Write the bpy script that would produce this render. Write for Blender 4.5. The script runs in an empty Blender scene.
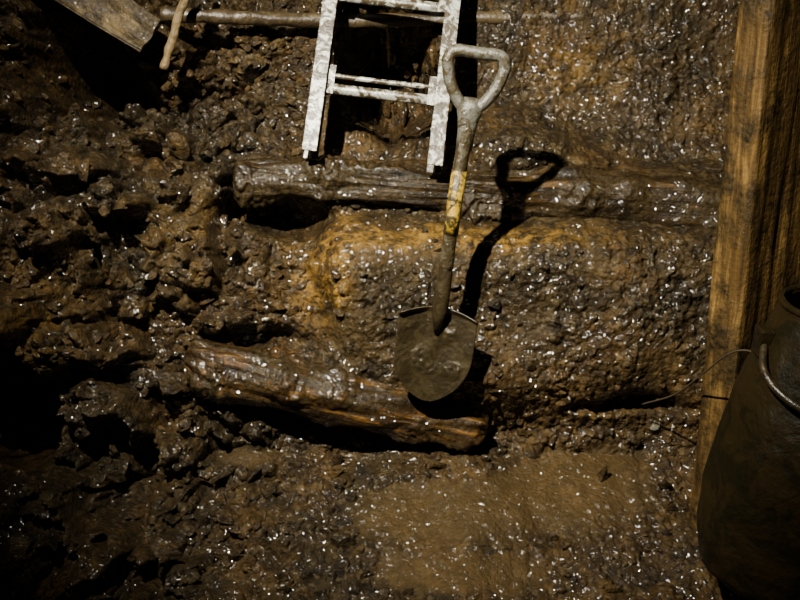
import bpy, math, random
import numpy as np
from mathutils import Vector, Matrix, noise as mn

random.seed(4)
TILT = math.radians(35)
ZOFF = 0.33
# ---- bank frame: x right, s up the bank, n out of the bank ----
BX = Vector((1, 0, 0)); BS = Vector((0, math.sin(TILT), math.cos(TILT))); BN = Vector((0, -math.cos(TILT), math.sin(TILT)))
def W(p): return BX*p[0] + BS*p[1] + BN*p[2] + Vector((0, 0, ZOFF))

# ------------------------------------------------------------ numpy noise
def _hash(ix, iy, seed):
    h = (ix.astype(np.int64)*374761393 + iy.astype(np.int64)*668265263 + seed*1442695041) & 0xffffffff
    h = ((h ^ (h >> 13))*1274126177) & 0xffffffff
    h = ((h ^ (h >> 16))*2246822519) & 0xffffffff
    return ((h ^ (h >> 15)) & 0xffffff)/float(0xffffff)
def perlin(x, y, seed=0):
    ix = np.floor(x); iy = np.floor(y); fx = x-ix; fy = y-iy
    def g(dx, dy):
        a = _hash(ix+dx, iy+dy, seed)*2*math.pi
        return np.cos(a)*(fx-dx)+np.sin(a)*(fy-dy)
    u = fx**3*(fx*(fx*6-15)+10); v = fy**3*(fy*(fy*6-15)+10)
    return 1.5*((g(0,0)*(1-u)+g(1,0)*u)*(1-v)+(g(0,1)*(1-u)+g(1,1)*u)*v)
def fbm(x, y, f, o=4, seed=0, gain=.5):
    r = 0; a = 1; t = 0
    for i in range(o):
        r = r+a*perlin(x*f+i*17.3, y*f-i*9.1, seed+i); t += a; a *= gain; f *= 2.03
    return r/t*1.4
def ridged(x, y, f, o=3, seed=0):
    r = 0; a = 1; t = 0
    for i in range(o):
        r = r+a*(1-2*np.abs(perlin(x*f+i*7.7, y*f+i*3.1, seed+i))); t += a; a *= .5; f *= 2.1
    return r/t
def chunks(x, y, f, seed, tilt=1.0, fall=1.6, warp=.3, dens=1.0):
    """angular broken lumps: upper envelope of randomly tilted flat facets"""
    wx = x + warp/f*perlin(x*f*1.9, y*f*1.9, seed+50); wy = y+warp/f*perlin(x*f*1.9+9, y*f*1.9, seed+51)
    X = wx*f; Y = wy*f; ix = np.floor(X); iy = np.floor(Y); out = np.full_like(X, -9.0)
    for dx in (-1, 0, 1):
        for dy in (-1, 0, 1):
            cx = ix+dx; cy = iy+dy
            px = cx+.1+.8*_hash(cx, cy, seed+1); py = cy+.1+.8*_hash(cx, cy, seed+2)
            c0 = .6*_hash(cx, cy, seed+3)**1.5; r0 = .15+.3*_hash(cx, cy, seed+6)
            ang = 6.28*_hash(cx, cy, seed+4); tl = tilt*_hash(cx, cy, seed+5)
            an2 = 3.14*_hash(cx, cy, seed+7); st = .65+.35*_hash(cx, cy, seed+8)
            qx = X-px; qy = Y-py
            ex = np.cos(an2)*qx+np.sin(an2)*qy; ey = (-np.sin(an2)*qx+np.cos(an2)*qy)/st
            d = np.maximum(np.sqrt(ex*ex+ey*ey), np.abs(ex)*1.15)
            h = c0+tl*(np.cos(ang)*qx+np.sin(ang)*qy)-fall*np.clip(d-r0, 0, None)
            if dens < 1: h = np.where(_hash(cx, cy, seed+9) < dens, h, -.35)
            out = np.maximum(out, h)
    return np.clip(out, -.35, 1)/f
def sst(a, b, x):
    t = np.clip((x-a)/(b-a), 0, 1); return t*t*(3-2*t)
def gau(x, s, cx, cs, rx, rs, rot=0.0, p=1.5):
    c, d = math.cos(rot), math.sin(rot)
    u = (x-cx)*c+(s-cs)*d; v = -(x-cx)*d+(s-cs)*c
    return np.exp(-((u/rx)**2+(v/rs)**2)**p)

def terrain(x, s):
    x = np.asarray(x, float); s = np.asarray(s, float)
    ws = s + .040*fbm(x, s, 3.0, 4, 11); wx = x + .040*fbm(x, s, 3.3, 4, 21)
    low = np.interp(ws, [-1.7,-.42,-.33,-.2,.12,.2,.25,.36,.41,.5,.62,.9,1.2,1.7],
                        [1.80,.01,.02,.06,.05,.03,.0,-.02,-.11,-.15,-.16,-.13,-.08,.1])
    n = low
    mm = sst(-.25, -.13, wx)*(1-sst(.88, 1.0, wx))
    mp = np.interp(ws, [-.35,-.29,-.22,-.1,.08,.15,.20,.235], [0,.03,.06,.085,.12,.115,.04,0])
    n = n + mm*mp
    n = n + .10*sst(.95, 1.5, x)
    n = n + .38*(1-sst(-1.35, -.5, x))
    # pits and humps
    n = n - .42*gau(wx, ws, -.86, .62, .12, .12, -.5)
    n = n - .42*gau(wx, ws, -1.03, -.30, .11, .18, 0, 2.5)
    n = n - .18*gau(wx, ws, -.36, .24, .13, .045)
    n = n - .42*gau(wx, ws, -.03, .65, .15, .15, 0, 3)
    n = n + .10*gau(wx, ws, -.04, .90, .2, .05)
    n = n - .07*gau(wx, ws, .65, -.29, .16, .022, -.05)
    n = n + .06*gau(x, s, .20, -.24, .12, .09)
    n = n - .16*gau(wx, ws, -.47, .20, .025, .15, -.2)
    n = n - .10*gau(wx, ws, -.42, -.10, .14, .03)
    n = n + .05*gau(x, s, -.58, .18, .11, .17, -.1, 3)
    n = n + .07*gau(wx, ws, .28, .50, .18, .06)
    n = n + .12*gau(x, s, .36, .42, .20, .06)
    n = n + .08*gau(wx, ws, -.88, .20, .10, .12, .4)
    n = n - .12*gau(wx, ws, -.72, .40, .07, .05)
    n = n - .14*gau(wx, ws, -.75, -.50, .08, .05, .5)
    n = n + .08*gau(wx, ws, -.60, -.60, .10, .04, .4)
    n = n - .12*gau(wx, ws, -.78, .02, .03, .14, .5)
    # masks
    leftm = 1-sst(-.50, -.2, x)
    farl = 1-sst(-.75, -.45, x)
    floorm = 1-sst(-.42, -.34, s)
    pud = np.clip(1.3*gau(x, s, .44, -.50, .27, .09, .15)+1.2*gau(x, s, .06, -.55, .18, .07)+gau(x, s, -.42, -.43, .10, .03)+1.1*gau(x, s, .15, -.67, .25, .04), 0, 1.2)
    pud = np.clip(pud*sst(-.2, .15, .5*fbm(x, s, 8, 3, 77)+pud-.40), 0, 1)
    brd = gau(x, s, -.58, .18, .10, .17, -.1, 3)*sst(-.5, .1, fbm(x, s, 11, 3, 93)+.15)
    smear = np.clip(gau(x, s, .0, .14, .17, .08)+.8*gau(wx, ws, .3, -.1, .1, .05, .8)+.8*brd+.8*sst(.25, .5, fbm(x, s, 5, 3, 97))*(1-leftm), 0, 1)
    calm = np.clip(pud*.95+smear*.6, 0, .95)
    rough = (.60+.75*leftm+.25*floorm)*(1-calm)
    n = n + (.03*fbm(x, s, 2.6, 4, 1))*(1-pud*.6)
    n = n + .018*rough*ridged(wx, ws, 6.5, 4, 31)
    n = n + .016*leftm*(1-brd)*ridged(wx*.8+ws*.6, ws-.3*wx, 11, 3, 41)
    patch = sst(-.25, .35, fbm(x, s, 4.5, 3, 61)); patch2 = sst(-.2, .3, fbm(x, s, 6.5, 3, 65))
    n = n + .62*chunks(wx*.9+.3*ws, ws-.25*wx, 5.5, 500, 1.6, 2.6)*(farl+.35*leftm)*(1-brd)
    n = n + rough*(.60*chunks(wx, ws, 12, 100, 1.4, 2.4)*(.10+leftm+.55*floorm*patch2) +
                   .60*chunks(x, s, 25, 200, 1.2, 2.2)*(.15+.85*patch) +
                   .60*chunks(x, s, 50, 300, 1.1, 1.9, .3, .8)*(.30+.70*patch2) +
                   .35*chunks(x, s, 105, 400, 1.0, 1.6, .2, .6))
    n = n + (1-calm)*.0045*fbm(x, s, 55, 2, 71, .45) + (.3+.7*(1-calm))*.006*fbm(x, s, 17, 3, 72)
    n = n + brd*.010*fbm(x*3.0, s*.6, 9, 3, 91)
    nm = gau(x, s, -.02, .66, .16, .2)
    n = n + nm*.07*ridged(x*1.6, s*.35, 11, 2, 81)
    ochre = np.clip(gau(wx, ws, .12, .165, .36, .035)+.9*gau(wx, ws, -.15, .12, .05, .12)+.6*gau(wx, ws, -.22, .04, .08, .1)+.30*gau(wx,ws,.5,.66,.14,.1)+.3*gau(wx,ws,-.9,-.1,.1,.15)+.25*brd, 0, 1)
    return n, ochre, calm, pud, leftm

# ------------------------------------------------------------ materials
def newmat(name):
    m = bpy.data.materials.new(name); m.use_nodes = True
    nt = m.node_tree; b = nt.nodes['Principled BSDF']
    return m, nt, b
def N(nt, typ, **kw):
    n = nt.nodes.new(typ)
    for k, v in kw.items():
        if k in n.inputs: n.inputs[k].default_value = v
        else: setattr(n, k, v)
    return n
def ramp(nt, src, stops):
    r = nt.nodes.new('ShaderNodeValToRGB')
    els = r.color_ramp.elements
    while len(els) < len(stops): els.new(.5)
    for e, (p, c) in zip(els, stops):
        e.position = p; e.color = (c[0], c[1], c[2], 1)
    nt.links.new(src, r.inputs[0]); return r
def mix(nt, fac, a, b):
    m = nt.nodes.new('ShaderNodeMix'); m.data_type = 'RGBA'
    for sock, v in ((m.inputs[0], fac), (m.inputs[6], a), (m.inputs[7], b)):
        if hasattr(v, 'is_output'): nt.links.new(v, sock)
        elif isinstance(v, (int, float)): sock.default_value = v
        else: sock.default_value = (v[0], v[1], v[2], 1)
    return m.outputs[2]
def bumpchain(nt, b, items, sock='Normal'):
    prev = None
    for src, st, dist in items:
        bp = N(nt, 'ShaderNodeBump'); bp.inputs['Strength'].default_value = st; bp.inputs['Distance'].default_value = dist
        nt.links.new(src, bp.inputs['Height'])
        if prev: nt.links.new(prev, bp.inputs['Normal'])
        prev = bp.outputs['Normal']
    nt.links.new(prev, b.inputs[sock])
    return prev
def wetcoat(nt, b, co, wt, rough=.06, sc=60, lo=.0, ior=1.5, dist=.02, cut=None):
    """water film lying over the surface, in patches"""
    n = N(nt, 'ShaderNodeTexNoise'); n.inputs['Scale'].default_value = sc; n.inputs['Detail'].default_value = .6; n.inputs['Roughness'].default_value = .4
    nt.links.new(co, n.inputs['Vector'])
    bumpchain(nt, b, [(n.outputs['Fac'], 1.0, dist)], 'Coat Normal')
    m = N(nt, 'ShaderNodeTexNoise'); m.inputs['Scale'].default_value = 11; m.inputs['Detail'].default_value = 5; m.inputs['Roughness'].default_value = .7
    nt.links.new(co, m.inputs['Vector'])
    r = ramp(nt, m.outputs['Fac'], [(.43, (wt*lo,)*3), (.58, (wt,)*3)])
    out = r.outputs[0]
    if cut is not None:
        a = N(nt, 'ShaderNodeMath', operation='MULTIPLY_ADD'); nt.links.new(cut, a.inputs[0]); a.inputs[1].default_value = -.75; a.inputs[2].default_value = 1
        c = N(nt, 'ShaderNodeMath', operation='MULTIPLY'); nt.links.new(out, c.inputs[0]); nt.links.new(a.outputs[0], c.inputs[1]); out = c.outputs[0]
    nt.links.new(out, b.inputs['Coat Weight'])
    b.inputs['Coat Roughness'].default_value = rough
    b.inputs['Coat IOR'].default_value = ior

def mud_nodes(nt, b, masked=True, dark=.40):
    tc = N(nt, 'ShaderNodeTexCoord'); co = tc.outputs['Object']
    def nz(sc, det=4, rough=.6):
        n = N(nt, 'ShaderNodeTexNoise'); n.inputs['Scale'].default_value = sc
        n.inputs['Detail'].default_value = det; n.inputs['Roughness'].default_value = rough
        nt.links.new(co, n.inputs['Vector']); return n.outputs['Fac']
    def D(c): return tuple(v*dark for v in c)
    big = nz(3.2, 5); mid = nz(17, 5, .7); fine = nz(85, 4, .65)
    c1 = ramp(nt, mid, [(.32, D((.010, .0066, .0024))), (.55, D((.042, .0268, .0088))), (.75, D((.12, .079, .027)))]).outputs[0]
    c2 = ramp(nt, mid, [(.32, D((.024, .0125, .0034))), (.55, D((.090, .049, .0125))), (.75, D((.20, .114, .032)))]).outputs[0]
    bm = ramp(nt, big, [(.42, (0, 0, 0)), (.62, (1, 1, 1))]).outputs[0]
    col = mix(nt, bm, c1, c2)
    vo = N(nt, 'ShaderNodeTexVoronoi'); vo.inputs['Scale'].default_value = 95; nt.links.new(co, vo.inputs['Vector'])
    sepv = N(nt, 'ShaderNodeSeparateColor'); nt.links.new(vo.outputs['Color'], sepv.inputs[0])
    gm = ramp(nt, sepv.outputs[0], [(.86, (0, 0, 0)), (.90, (.45,)*3)]).outputs[0]
    col = mix(nt, gm, col, D((.14, .105, .056)))
    gd = ramp(nt, sepv.outputs[1], [(.70, (0, 0, 0)), (.75, (.6,)*3)]).outputs[0]
    col = mix(nt, gd, col, D((.010, .0075, .004)))
    cut = None
    if masked:
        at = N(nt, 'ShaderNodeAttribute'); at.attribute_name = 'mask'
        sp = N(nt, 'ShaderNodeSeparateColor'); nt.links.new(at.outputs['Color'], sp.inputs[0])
        oc = N(nt, 'ShaderNodeMath', operation='MULTIPLY'); nt.links.new(sp.outputs[0], oc.inputs[0])
        pm = ramp(nt, nz(24, 5, .75), [(.44, (0, 0, 0)), (.62, (1, 1, 1))]).outputs[0]
        nt.links.new(pm, oc.inputs[1])
        col = mix(nt, oc.outputs[0], col, (.18, .096, .015))
        col = mix(nt, sp.outputs[1], col, mix(nt, .5, col, (.050, .031, .010)))
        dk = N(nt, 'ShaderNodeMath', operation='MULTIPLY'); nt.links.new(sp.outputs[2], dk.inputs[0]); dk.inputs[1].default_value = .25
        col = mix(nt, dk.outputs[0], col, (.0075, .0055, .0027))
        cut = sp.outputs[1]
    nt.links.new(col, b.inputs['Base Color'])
    b.inputs['Roughness'].default_value = .6
    b.inputs['Specular IOR Level'].default_value = .1
    bumpchain(nt, b, [(mid, .5, .012), (fine, .9, .008), (vo.outputs['Distance'], .5, -.004)])
    wetcoat(nt, b, co, 1.0, .105, 52, .12, 1.6, .028, cut)

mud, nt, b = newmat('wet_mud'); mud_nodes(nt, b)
clodm, nt, b = newmat('wet_clods'); mud_nodes(nt, b, False)

def wood_mat(name, dark, midc, light, mudamt=.5, fs=1.0, rough=.45, mudsc=9, wet=.8, g_b=.5):
    m, nt, b = newmat(name)
    tc = N(nt, 'ShaderNodeTexCoord'); mp = N(nt, 'ShaderNodeMapping')
    mp.inputs['Scale'].default_value = (1.3, 16, 16)
    nt.links.new(tc.outputs['Object'], mp.inputs[0])
    g = N(nt, 'ShaderNodeTexNoise'); g.inputs['Scale'].default_value = 3.2*fs; g.inputs['Detail'].default_value = 6; g.inputs['Roughness'].default_value = .65
    g.inputs['Distortion'].default_value = .6
    nt.links.new(mp.outputs[0], g.inputs['Vector'])
    col = ramp(nt, g.outputs['Fac'], [(.34, dark), (.52, midc), (.68, light)]).outputs[0]
    p = N(nt, 'ShaderNodeTexNoise'); p.inputs['Scale'].default_value = mudsc; p.inputs['Detail'].default_value = 7; p.inputs['Roughness'].default_value = .72
    nt.links.new(tc.outputs['Object'], p.inputs['Vector'])
    f = N(nt, 'ShaderNodeTexNoise'); f.inputs['Scale'].default_value = 90; f.inputs['Detail'].default_value = 4
    nt.links.new(tc.outputs['Object'], f.inputs['Vector'])
    t = .5-(mudamt-.5)*.5
    mk = ramp(nt, p.outputs['Fac'], [(t-.06, (0, 0, 0)), (t+.06, (1, 1, 1))]).outputs[0]
    mc = ramp(nt, f.outputs['Fac'], [(.3, (.004, .0026, .001)), (.7, (.030, .020, .0075))]).outputs[0]
    col = mix(nt, mk, col, mc)
    nt.links.new(col, b.inputs['Base Color'])
    b.inputs['Roughness'].default_value = rough
    b.inputs['Specular IOR Level'].default_value = .12
    bumpchain(nt, b, [(g.outputs['Fac'], g_b, .010), (mk, .4, .003), (f.outputs['Fac'], .6, .005)])
    if wet: wetcoat(nt, b, tc.outputs['Object'], wet, .085, 50, .1, 1.6, .022)
    return m
log_m = wood_mat('wet_old_timber', (.003, .0018, .0006), (.018, .009, .0024), (.105, .050, .010), .53, wet=1.0)
dlog_m = wood_mat('mud_blackened_timber', (.0018, .0012, .0005), (.010, .0058, .0018), (.050, .026, .006), .54, wet=1.0)
plank_m = wood_mat('sawn_plank_wood', (.016, .009, .003), (.058, .033, .0095), (.15, .088, .026), .48, 1.0, .5, 6, .0)
board_m = wood_mat('mud_caked_board', (.03, .02, .008), (.058, .040, .017), (.08, .057, .027), .6, 1.0, .5, 12, .3)
stick_m = wood_mat('stick_wood', (.05, .033, .014), (.10, .068, .030), (.17, .12, .055), .3, wet=.3)

def coated(name, base, metal, rough, mudc=(.028, .019, .008), amt=.5, sc=25, spec=.5, bs=1.0):
    m, nt, b = newmat(name)
    tc = N(nt, 'ShaderNodeTexCoord')
    mp = N(nt, 'ShaderNodeMapping'); mp.inputs['Rotation'].default_value = (.7, .4, .9); nt.links.new(tc.outputs['Object'], mp.inputs[0])
    p = N(nt, 'ShaderNodeTexNoise'); p.inputs['Scale'].default_value = sc; p.inputs['Detail'].default_value = 7; p.inputs['Roughness'].default_value = .72
    p.inputs['Distortion'].default_value = .8
    nt.links.new(mp.outputs[0], p.inputs['Vector'])
    t = .5-(amt-.5)*.45
    mk = ramp(nt, p.outputs['Fac'], [(t-.04, (0, 0, 0)), (t+.04, (1, 1, 1))]).outputs[0]
    f = N(nt, 'ShaderNodeTexNoise'); f.inputs['Scale'].default_value = sc*5; f.inputs['Detail'].default_value = 3
    nt.links.new(mp.outputs[0], f.inputs['Vector'])
    col = mix(nt, mk, mix(nt, f.outputs['Fac'], tuple(v*.6 for v in base), tuple(min(1, v*1.35) for v in base)), mudc)
    nt.links.new(col, b.inputs['Base Color'])
    inv = N(nt, 'ShaderNodeMath', operation='SUBTRACT'); inv.inputs[0].default_value = 1; nt.links.new(mk, inv.inputs[1])
    mt = N(nt, 'ShaderNodeMath', operation='MULTIPLY'); nt.links.new(inv.outputs[0], mt.inputs[0]); mt.inputs[1].default_value = metal
    nt.links.new(mt.outputs[0], b.inputs['Metallic'])
    b.inputs['Roughness'].default_value = rough
    b.inputs['Specular IOR Level'].default_value = spec
    bumpchain(nt, b, [(p.outputs['Fac'], .35*bs, .004*bs), (f.outputs['Fac'], .5*bs, .002*bs)])
    return m
alu = coated('muddy_aluminium', (.34, .34, .295), .3, .36, (.030, .020, .009), amt=.56, sc=30)
steel = coated('muddy_steel', (.034, .025, .011), .35, .33, (.013, .009, .0035), .5, 18, bs=1.5)
grip_m = coated('grey_plastic', (.064, .061, .049), 0, .28, (.028, .021, .010), .5, 30, bs=1.5)
shaft_m = coated('muddy_shaft', (.046, .039, .023), 0, .26, (.022, .016, .007), .55, 30, bs=1.5)
yellow_m = coated('worn_yellow_paint', (.32, .20, .012), 0, .38, (.028, .020, .008), .54, 40, bs=1.5)
bucket_m = coated('dark_bucket_steel', (.0060, .0046, .0015), .0, .5, (.011, .0070, .0020), .5, 9, .10, bs=2.0)
pipe_m = coated('muddy_pipe', (.042, .029, .012), 0, .4, (.020, .013, .0055), .5, 18, bs=1.5)
wire_m = coated('rusty_wire', (.05, .035, .02), .3, .5, amt=.4)
quartz_m = coated('pale_quartz', (.14, .13, .10), 0, .3, (.03, .022, .011), .5, 40)

# ------------------------------------------------------------ mesh helpers
def mkobj(name, verts, faces, mat, smooth=True, parent=None, mw=None):
    me = bpy.data.meshes.new(name); me.from_pydata([tuple(v) for v in verts], [], faces); me.update()
    if smooth: me.polygons.foreach_set('use_smooth', [True]*len(me.polygons))
    if mat: me.materials.append(mat)
    o = bpy.data.objects.new(name, me); bpy.context.collection.objects.link(o)
    if parent: o.parent = parent
    if mw is not None: o.matrix_world = mw
    return o
def empty(name, mw):
    e = bpy.data.objects.new(name, None); e.empty_display_size = .1
    bpy.context.collection.objects.link(e); e.matrix_world = mw; return e
def frame(p0, p1, facing=(0, 0, 1), axis='X'):
    a = W(p0); bb = W(p1); d = (bb-a).normalized()
    f = BX*facing[0]+BS*facing[1]+BN*facing[2]
    z = (f-d*f.dot(d)).normalized()
    if axis == 'X': X = d; Y = z.cross(X)
    else: Y = d; X = Y.cross(z)
    m = Matrix((X, Y, z)).transposed().to_4x4(); m.translation = a
    return m, (bb-a).length
def sweep(pts, rads, seg=16, closed=False, flat=1.0, jitter=0, caps=True):
    pts = [Vector(p) for p in pts]; n = len(pts); V = []; F = []
    prev = None
    for i, p in enumerate(pts):
        if closed: t = pts[(i+1) % n]-pts[i-1]
        else: t = pts[min(i+1, n-1)]-pts[max(i-1, 0)]
        t.normalize()
        if prev is None:
            u = t.orthogonal() if abs(t.z) > .9 else Vector((0, 0, 1)); u = (u-t*u.dot(t)).normalized()
        else: u = (prev-t*prev.dot(t)).normalized()
        prev = u; w = t.cross(u)
        r = rads[i] if hasattr(rads, '__len__') else rads
        for k in range(seg):
            a = 2*math.pi*k/seg
            q = p+u*(r*flat*math.cos(a))+w*(r*math.sin(a))
            if jitter: q += (q-p).normalized()*jitter*mn.noise(q*40)
            V.append(q)
    m = n if closed else n-1
    for i in range(m):
        for k in range(seg):
            a = i*seg+k; b2 = i*seg+(k+1) % seg; c = ((i+1) % n)*seg+(k+1) % seg; d = ((i+1) % n)*seg+k
            F.append((a, b2, c, d))
    if not closed and caps:
        F.append(tuple(range(seg))[::-1]); F.append(tuple((n-1)*seg+k for k in range(seg)))
    return V, F
def spline(cp, n):
    cp = [Vector(c) for c in cp]; out = []
    P = [cp[0]*2-cp[1]]+cp+[cp[-1]*2-cp[-2]]
    for i in range(1, len(P)-2):
        for k in range(n):
            t = k/n; a, b2, c, d = P[i-1], P[i], P[i+1], P[i+2]
            out.append(.5*((2*b2)+(c-a)*t+(2*a-5*b2+4*c-d)*t*t+(-a+3*b2-3*c+d)*t**3))
    out.append(cp[-1]); return out
def box(V, F, x0, x1, y0, y1, z0, z1):
    b0 = len(V)
    V += [(x, y, z) for x in (x0, x1) for y in (y0, y1) for z in (z0, z1)]
    F += [tuple(b0+i for i in f) for f in ((0,1,3,2),(4,6,7,5),(0,4,5,1),(2,3,7,6),(0,2,6,4),(1,5,7,3))]
def bevel(o, w, s=2):
    m = o.modifiers.new('bevel', 'BEVEL'); m.width = w; m.segments = s; m.limit_method = 'ANGLE'

# ------------------------------------------------------------ terrain mesh
xs = np.arange(-1.6, 1.6, .0031); ss = np.arange(-1.3, 1.3, .0031)
GX, GS = np.meshgrid(xs, ss)
GN, oc, calm, pud, leftm = terrain(GX, GS)
def tow(x, s, n):
    return np.stack([x, s*BS.y+n*BN.y, s*BS.z+n*BN.z+ZOFF], -1)
co = tow(GX, GS, GN).reshape(-1, 3)
R, C = GX.shape
idx = np.arange(R*C).reshape(R, C)
quads = np.stack([idx[:-1, :-1], idx[:-1, 1:], idx[1:, 1:], idx[1:, :-1]], -1).reshape(-1, 4)
me = bpy.data.meshes.new('mud_bank')
me.vertices.add(R*C); me.vertices.foreach_set('co', co.astype(np.float32).ravel())
nq = len(quads)
me.loops.add(nq*4); me.loops.foreach_set('vertex_index', quads.astype(np.int32).ravel())
me.polygons.add(nq); me.polygons.foreach_set('loop_start', np.arange(0, nq*4, 4, dtype=np.int32))
me.polygons.foreach_set('use_smooth', np.ones(nq, dtype=bool))
me.update(calc_edges=True)
att = me.color_attributes.new('mask', 'FLOAT_COLOR', 'POINT')
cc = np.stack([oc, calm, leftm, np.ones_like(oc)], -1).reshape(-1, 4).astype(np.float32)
att.data.foreach_set('color', cc.ravel())
me.materials.append(mud)
bank = bpy.data.objects.new('mud_bank', me); bpy.context.collection.objects.link(bank)

# ------------------------------------------------------------ loose rubble
import bmesh
def ico(sub):
    bm = bmesh.new(); bmesh.ops.create_icosphere(bm, subdivisions=sub, radius=1)
    v = np.array([q.co[:] for q in bm.verts]); f = np.array([[w.index for w in q.verts] for q in bm.faces]); bm.free(); return v, f
iv, jf = ico(2)
rng = np.random.default_rng(7)
def chipped(r, flat=(.35, .8)):
    v = iv.copy()
    for k in range(9):
        d = rng.normal(size=3); d /= np.linalg.norm(d); h = rng.uniform(.3, .75)
        dd = v@d; v = v-np.outer(np.clip(dd-h, 0, None), d)
    v = v*np.array([rng.uniform(.8, 1.7), rng.uniform(.7, 1.2), rng.uniform(*flat)])*r
    a = rng.uniform(0, 6.28); ca, sa = math.cos(a), math.sin(a)
    v = v@np.array([[ca, -sa, 0], [sa, ca, 0], [0, 0, 1]])
    b_ = rng.uniform(-.8, .8); ca, sa = math.cos(b_), math.sin(b_)
    return v@np.array([[1, 0, 0], [0, ca, -sa], [0, sa, ca]])
VV = []; FF = []; off = 0
cands = []
for i in range(5600):
    z = rng.random()
    if z < .45: x = rng.uniform(-1.4, -.25); s = rng.uniform(-1.0, .9)
    elif z < .82: x = rng.uniform(-.6, 1.2); s = rng.uniform(-1.0, -.33)
    elif z < .855: x = rng.uniform(-.66, -.26); s = rng.uniform(.50, .78)
    else: x = rng.uniform(-.5, .9); s = rng.uniform(-.3, .8)
    cands.append((x, s, z))
cx = np.array([c[0] for c in cands]); cs = np.array([c[1] for c in cands])
cn, _, ccalm, cpud, _ = terrain(cx, cs)
for i in range(len(cands)):
    if cpud[i] > .3 or ccalm[i] > .5: continue
    r = .004+.017*rng.random()**4 + (.024*rng.random()**8 if cx[i] < -.3 or cs[i] < -.4 else 0)
    if .82 < cands[i][2] < .855: r = rng.uniform(.008, .026)
    v = chipped(r)
    VV.append(tow(v[:, 0]+cx[i], v[:, 1]+cs[i], v[:, 2]+cn[i])); FF.append(jf+off); off += len(v)
# splintered slabs in the hollow behind the ladder
for i in range(26):
    x = rng.uniform(-.06, .10); s = rng.uniform(.60, .76)
    nn = float(terrain(np.array([x]), np.array([s]))[0][0])
    v = chipped(rng.uniform(.015, .035), (.5, .9))
    VV.append(tow(v[:, 0]*.7+x, v[:, 1]*1.6+s, v[:, 2]+nn+.02)); FF.append(jf+off); off += len(v)
# a bigger dark stone lying in the puddle
nn = float(terrain(np.array([.545]), np.array([-.475]))[0][0])
v = chipped(.030, (.6, .8)); VV.append(tow(v[:, 0]+.545, v[:, 1]-.475, v[:, 2]+nn+.006)); FF.append(jf+off); off += len(v)
VV = np.concatenate(VV); FF = np.concatenate(FF)
rub = mkobj('clods', VV.tolist(), FF.tolist(), clodm, False); rub.parent = bank
# pale quartz stone on the floor at the foot of the bank
nn = float(terrain(np.array([.70]), np.array([-.345]))[0][0])
v = chipped(.017, (.7, .9)); q = tow(v[:, 0]+.70, v[:, 1]-.345, v[:, 2]+nn+.002)
mkobj('quartz_stone', q.tolist(), jf.tolist(), quartz_m, False)

# ------------------------------------------------------------ timbers
def log_obj(name, cps, radii, mat, seg=90, nper=70, ends=(.02, .02), squash=1.0, seed=0, groove=.006, lump=.0):
    p0, p1 = cps[0], cps[-1]
    mw, L = frame(p0, p1); inv = mw.inverted()
    loc = [inv @ W(p) for p in cps]
    path = spline(loc, nper); n = len(path)
    V = []; F = []
    for i, p in enumerate(path):
        t = i/(n-1); r = float(np.interp(t, np.linspace(0, 1, len(radii)), radii))
        for k in range(seg):
            a = 2*math.pi*k/seg; dy, dz = math.sin(a), math.cos(a)
            g = mn.noise(Vector((p.x*1.8+seed, dy*3.0, dz*3.0)))*groove*1.6+mn.noise(Vector((p.x*4+seed, dy*11, dz*11)))*groove*.5 \
                + mn.noise(Vector((p.x*7, dy*1.5+seed, dz*1.5)))*.018 + mn.noise(Vector((p.x*60, dy*6+seed, dz*6)))*.001
            q = Vector((p.x, dy*r, dz*r))
            mmk = max(0, mn.noise(q*9+Vector((seed, 0, 0)))+.1)
            g += lump*mmk*(1+.8*mn.noise(q*38)+.6*mn.noise(q*90))
            rr = r+g
            e = min(t, 1-t)*L; ed = ends[0] if t < .5 else ends[1]
            ed2 = ed*(1+.9*mn.noise(Vector((dy*3, dz*3, seed+t*2))))
            if e < ed2: rr *= math.sqrt(max(0.0, 1-(1-e/ed2)**2))*.75+.25*(e/ed2)**.3
            V.append((p.x, p.y+dy*rr, p.z+dz*rr*squash))
    for i in range(n-1):
        for k in range(seg):
            F.append((i*seg+k, i*seg+(k+1) % seg, (i+1)*seg+(k+1) % seg, (i+1)*seg+k))
    F.append(tuple(range(seg))[::-1]); F.append(tuple((n-1)*seg+k for k in range(seg)))
    o = mkobj(name, V, F, mat); o.matrix_world = mw
    return o
log_obj('timber_log', [(-.46, .345, .01), (-.2, .325, .005), (.12, .30, .005), (.45, .285, .01), (.92, .25, .01)],
        [.050, .048, .046, .080, .088], dlog_m, seed=3, groove=.005, lump=.032)
log_obj('timber_log', [(-.58, -.155, .08), (-.4, -.205, .10), (-.1, -.275, .09), (.24, -.345, .05)],
        [.06, .070, .068, .06], log_m, seed=9, ends=(.08, .05), groove=.004, lump=.024)

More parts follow.
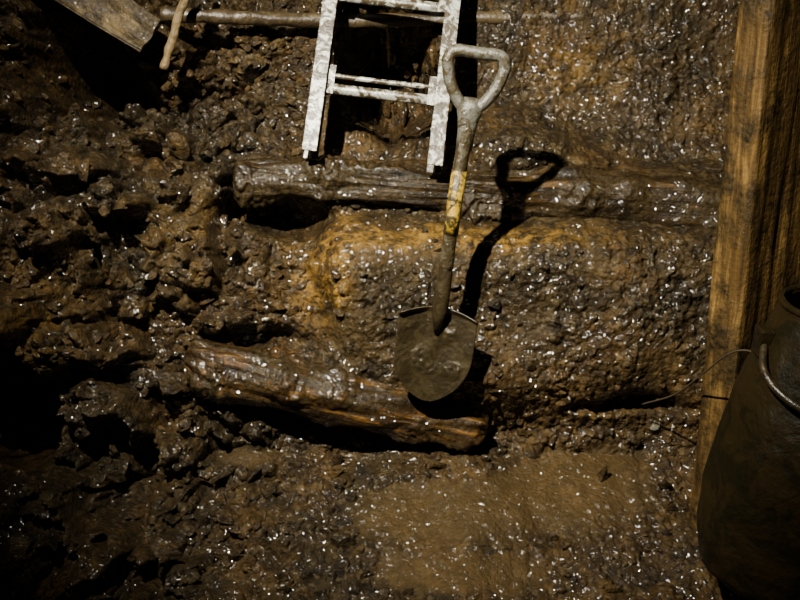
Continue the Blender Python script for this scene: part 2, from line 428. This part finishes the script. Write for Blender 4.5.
def board(name, p0, p1, facing, w, th, mat, seed=0, nx=140, ny=24, wav=.003, w1=None, offs=0.0):
    mw, L = frame(p0, p1, facing)
    V = []; F = []
    prof = []
    for j in range(ny+1): prof.append((-.5+j/ny, .5))
    for j in range(1, 6): prof.append((.5, .5-j/6))
    for j in range(ny+1): prof.append((.5-j/ny, -.5))
    for j in range(1, 6): prof.append((-.5, -.5+j/6))
    m = len(prof)
    for i in range(nx+1):
        x = L*i/nx; ww = w+((w1 or w)-w)*i/nx
        for (a, c) in prof:
            y = a*ww; z = c*th
            q = Vector((x*2.2+seed, y*45, z*45))
            z += wav*mn.noise(q)+wav*1.5*mn.noise(Vector((x*1.2, y*8, seed)))
            y += wav*1.2*mn.noise(Vector((x*8, seed, z*30)))
            if abs(abs(a)-.5) < 1e-6 and abs(abs(c)-.5) < 1e-6:
                y -= math.copysign(.004, a); z -= math.copysign(.003, c)
            xx = x
            if i in (0, nx): xx += .010*mn.noise(Vector((seed, y*25, z*25)))
            V.append((xx, y+offs, z))
    for i in range(nx):
        for k in range(m): F.append((i*m+k, (i+1)*m+k, (i+1)*m+(k+1) % m, i*m+(k+1) % m))
    F.append(tuple(range(m))); F.append(tuple(nx*m+k for k in range(m))[::-1])
    o = mkobj(name, V, F, mat, True); o.matrix_world = mw
    md = o.modifiers.new('es', 'EDGE_SPLIT'); md.split_angle = math.radians(50)
    return o
ang = math.radians(34)
board('wooden_plank', (.915, -.62, .13), (.935, 1.15, .65), (math.sin(ang), 0, math.cos(ang)), .36, .095, plank_m, 5, nx=260, ny=40, wav=.004)
board('broken_board', (-1.07, .96, .24), (-.665, .70, .12), (.1, .35, 1), .15, .03, board_m, 12, wav=.006, w1=.11)

# pipe & stick at the top
ppts = spline([(-.66, .785, .03), (-.45, .79, -.02), (-.15, .80, -.10), (.2, .82, -.14), (.55, .83, -.16)], 14)
V, F = sweep([W(p) for p in ppts], .020, 20, jitter=.006); mkobj('muddy_pipe', V, F, pipe_m)
spts = spline([(-.635, .62, .10), (-.60, .73, .11), (-.54, .90, .12)], 12)
mw, L = frame((-.635, .62, .10), (-.54, .90, .12))
inv = mw.inverted()
V, F = sweep([inv@W(p) for p in spts], .0115, 14, jitter=.004); o = mkobj('wooden_stick', V, F, stick_m); o.matrix_world = mw

# ------------------------------------------------------------ ladder
LB = (-.075, .370, .105); LT = (.022, 1.20, -.08)
mw, LL = frame(LB, LT, (0, 0, 1), 'Y')
lad = empty('aluminium_ladder', mw)
HW = .168
for side, nm in ((-1, 'rail_left'), (1, 'rail_right')):
    V = []; F = []
    xc = side*HW
    box(V, F, xc-.020, xc+.020, 0, LL, .030, .034)
    box(V, F, xc-.020, xc+.020, 0, LL, -.034, -.030)
    box(V, F, xc-.003, xc+.003, 0, LL, -.031, .031)
    box(V, F, xc+side*.017-.003*1, xc+side*.017+.003, 0, LL, .020, .032)
    o = mkobj(nm, V, F, alu, False); o.parent = lad; bevel(o, .0015)
ry = .195; k = 0
while ry < LL-.05:
    pts = [(-HW+.004, ry, 0), (-HW/2, ry, 0), (0, ry, 0), (HW/2, ry, 0), (HW-.004, ry, 0)]
    V, F = sweep(pts, .0145, 20)
    V2, F2 = sweep([(-HW+.004, ry+.036, .006), (0, ry+.034, .006), (HW-.004, ry+.036, .006)], .007, 12)
    b0 = len(V); V += V2; F += [tuple(i+b0 for i in f) for f in F2]
    for sd in (-1, 1):
        V2, F2 = sweep([(sd*(HW-.004), ry, 0), (sd*(HW-.016), ry, 0), (sd*(HW-.03), ry, 0)], [.028, .024, .0165], 20)
        b0 = len(V); V += V2; F += [tuple(i+b0 for i in f) for f in F2]
        g = []; gf = []
        box(g, gf, min(sd*(HW-.040), sd*(HW-.003)), max(sd*(HW-.040), sd*(HW-.003)), ry-.02, ry+.062, .012, .017)
        b0 = len(V); V += [Vector(q) for q in g]; F += [tuple(i+b0 for i in f) for f in gf]
    o = mkobj('rung_%d' % (k+1), V, F, alu, True); o.parent = lad
    md = o.modifiers.new('es', 'EDGE_SPLIT'); md.split_angle = math.radians(40)
    ry += .275; k += 1

# ------------------------------------------------------------ shovel
mw, SL = frame((.068, -.258, .19), (.184, .585, .46), (0, 0, 1), 'Y')
sh = empty('shovel', mw)
V = []; F = []; NU = 60; NV = 90; BLH = .258
for j in range(NV+1):
    v = j/NV; y = BLH*(1-v)
    if v < .04: hw = .096+.004*math.sin(v/.04*math.pi/2)
    elif v < .45: hw = .100
    else: hw = .100*max(0.0, 1-((v-.45)/.55)**2.1)**.62
    hw = max(hw, .002)
    for i in range(NU+1):
        u = -1+2*i/NU; x = u*hw
        z = .022*(x/.1)**2 + .030*math.sin(v*math.pi*.5)**2*.4
        z += .020*math.exp(-(x/.015)**2)*max(0, 1-v/.55)**.8
        yy = y-.020*abs(u)**2*max(0, 1-v*4)
        if v < .06: z += .014*(1-v/.06)*(1-math.exp(-(x/.03)**2))
        z += .0015*mn.noise(Vector((x*20, y*20, 3)))
        mk = max(0, mn.noise(Vector((x*16+5, y*16, 8)))-.05)
        z += .010*mk*(1+mn.noise(Vector((x*80, y*80, 1))))*(1-abs(u)**6)
        V.append((x, yy, z))
for j in range(NV):
    for i in range(NU):
        a = j*(NU+1)+i; F.append((a, a+NU+1, a+NU+2, a+1))
o = mkobj('blade', V, F, steel); o.parent = sh
md = o.modifiers.new('sol', 'SOLIDIFY'); md.thickness = .003; md.offset = 0
V, F = sweep([(0, .19, .016), (0, .23, .018), (0, .255, .020), (0, .30, .020), (0, .36, .019), (0, .39, .018)], [.006, .015, .021, .020, .0175, .0165], 24)
o = mkobj('socket', V, F, steel); o.parent = sh
sp = spline([(0, .36, .019), (-.002, .48, .018), (-.003, .60, .016), (0, .72, .012), (0, .755, .011)], 10)
V, F = sweep(sp, [.0175]*(len(sp)-12)+[.0175-.0003*i for i in range(12)], 24, jitter=.0015)
o = mkobj('shaft', V, F, shaft_m); o.parent = sh
V, F = sweep([(-.001, .45, .018), (-.002, .50, .018), (-.0028, .54, .0172), (-.003, .61, .0160)], .0187, 24, jitter=.001)
o = mkobj('yellow_band', V, F, yellow_m); o.parent = sh
top = SL
half = [(.012, .755, .011), (.038, .785, .011), (.058, .822, .011), (.067, .858, .011), (.0685, top-.028, .011), (.060, top-.008, .011), (.040, top-.002, .011), (.018, top-.003, .011)]
loop = spline([(0, .735, .011)]+half+[(0, top-.003, .011)]+[(-p[0], p[1], p[2]) for p in reversed(half)]+[(0, .735, .011)], 6)[:-1]
V, F = sweep(loop, .0145, 16, closed=True, jitter=.001)
V2, F2 = sweep([(0, .66, .0145), (0, .70, .013), (0, .735, .012), (0, .76, .011), (0, .785, .011)], [.0195, .021, .026, .032, .018], 24, flat=.7)
b0 = len(V); V += V2; F += [tuple(i+b0 for i in f) for f in F2]
o = mkobj('d_grip', V, F, grip_m); o.parent = sh

# ------------------------------------------------------------ mine bucket
mw, BL = frame((.90, -.63, .52), (.925, -.03, .74), (0, 0, 1), 'Y')
bk = empty('mine_bucket', mw)
prof = [(0, 0), (.12, 0), (.175, .004), (.205, .03), (.220, .10), (.222, .2), (.212, .32), (.192, .44), (.165, .54), (.135, .62), (.122, .65), (.126, .662), (.118, .666), (.112, .65),
        (.128, .62), (.158, .54), (.185, .44), (.205, .32), (.214, .2), (.212, .1), (.19, .02), (0, .015)]
pp = []
for i in range(len(prof)-1):
    for q in range(6):
        t = q/6; pp.append((prof[i][0]*(1-t)+prof[i+1][0]*t, prof[i][1]*(1-t)+prof[i+1][1]*t))
pp.append(prof[-1])
SEG = 96; V = []; F = []
for (r, y) in pp:
    for k in range(SEG):
        a = 2*math.pi*k/SEG
        d = 1+.07*mn.noise(Vector((math.cos(a)*1.5, y*4, math.sin(a)*1.5)))+.02*mn.noise(Vector((math.cos(a)*6, y*20, math.sin(a)*6)))
        V.append((r*d*math.cos(a), y, r*d*math.sin(a)))
for i in range(len(pp)-1):
    for k in range(SEG):
        F.append((i*SEG+k, (i+1)*SEG+k, (i+1)*SEG+(k+1) % SEG, i*SEG+(k+1) % SEG))
o = mkobj('body', V, F, bucket_m); o.parent = bk
V, F = sweep([(.124*math.cos(2*math.pi*k/40), .658, .124*math.sin(2*math.pi*k/40)) for k in range(40)], .007, 10, closed=True)
o = mkobj('rim', V, F, bucket_m); o.parent = bk
hp = spline([(-.160, .575, .02), (-.172, .535, .09), (-.13, .50, .155), (-.05, .48, .19), (.05, .48, .19), (.13, .50, .155), (.172, .535, .09), (.160, .575, .02)], 8)
V, F = sweep(hp, .008, 12); o = mkobj('bail_handle', V, F, steel); o.parent = bk
for sd, nm in ((-1, 'lug_1'), (1, 'lug_2')):
    V = []; F = []; box(V, F, min(sd*.140, sd*.172), max(sd*.140, sd*.172), .545, .605, -.02, .03)
    o = mkobj(nm, V, F, bucket_m, False); o.parent = bk; bevel(o, .004)
wp = spline([(.65, -.28, .10), (.70, -.24, .25), (.72, -.17, .45), (.73, -.12, .60), (.755, -.11, .66), (.77, -.13, .70)], 10)
inv = mw.inverted()
V, F = sweep([inv@W(p) for p in wp], .0022, 8); o = mkobj('wire', V, F, wire_m); o.parent = bk

# ------------------------------------------------------------ light, world, camera
ld = bpy.data.lights.new('headlamp', 'SPOT'); ld.energy = 1850; ld.color = (1, .94, .78)
ld.shadow_soft_size = .022; ld.spot_size = math.radians(62); ld.spot_blend = 1.0
lo = bpy.data.objects.new('headlamp', ld); bpy.context.collection.objects.link(lo)
lp = W((-.66, 1.40, 2.45)); tg = W((.13, .26, 0))
lo.location = lp; lo.rotation_euler = (tg-lp).to_track_quat('-Z', 'Y').to_euler()
w = bpy.data.worlds.new('dark_mine'); bpy.context.scene.world = w; w.use_nodes = True
w.node_tree.nodes['Background'].inputs[0].default_value = (.9, .8, .55, 1); w.node_tree.nodes['Background'].inputs[1].default_value = .009

cd = bpy.data.cameras.new('camera'); cd.lens = 48.6; cd.sensor_width = 36
cam = bpy.data.objects.new('camera', cd); bpy.context.collection.objects.link(cam)
cam.location = W((0, 0, 3)); cam.rotation_euler = (math.pi/2-TILT, 0, 0)
bpy.context.scene.camera = cam
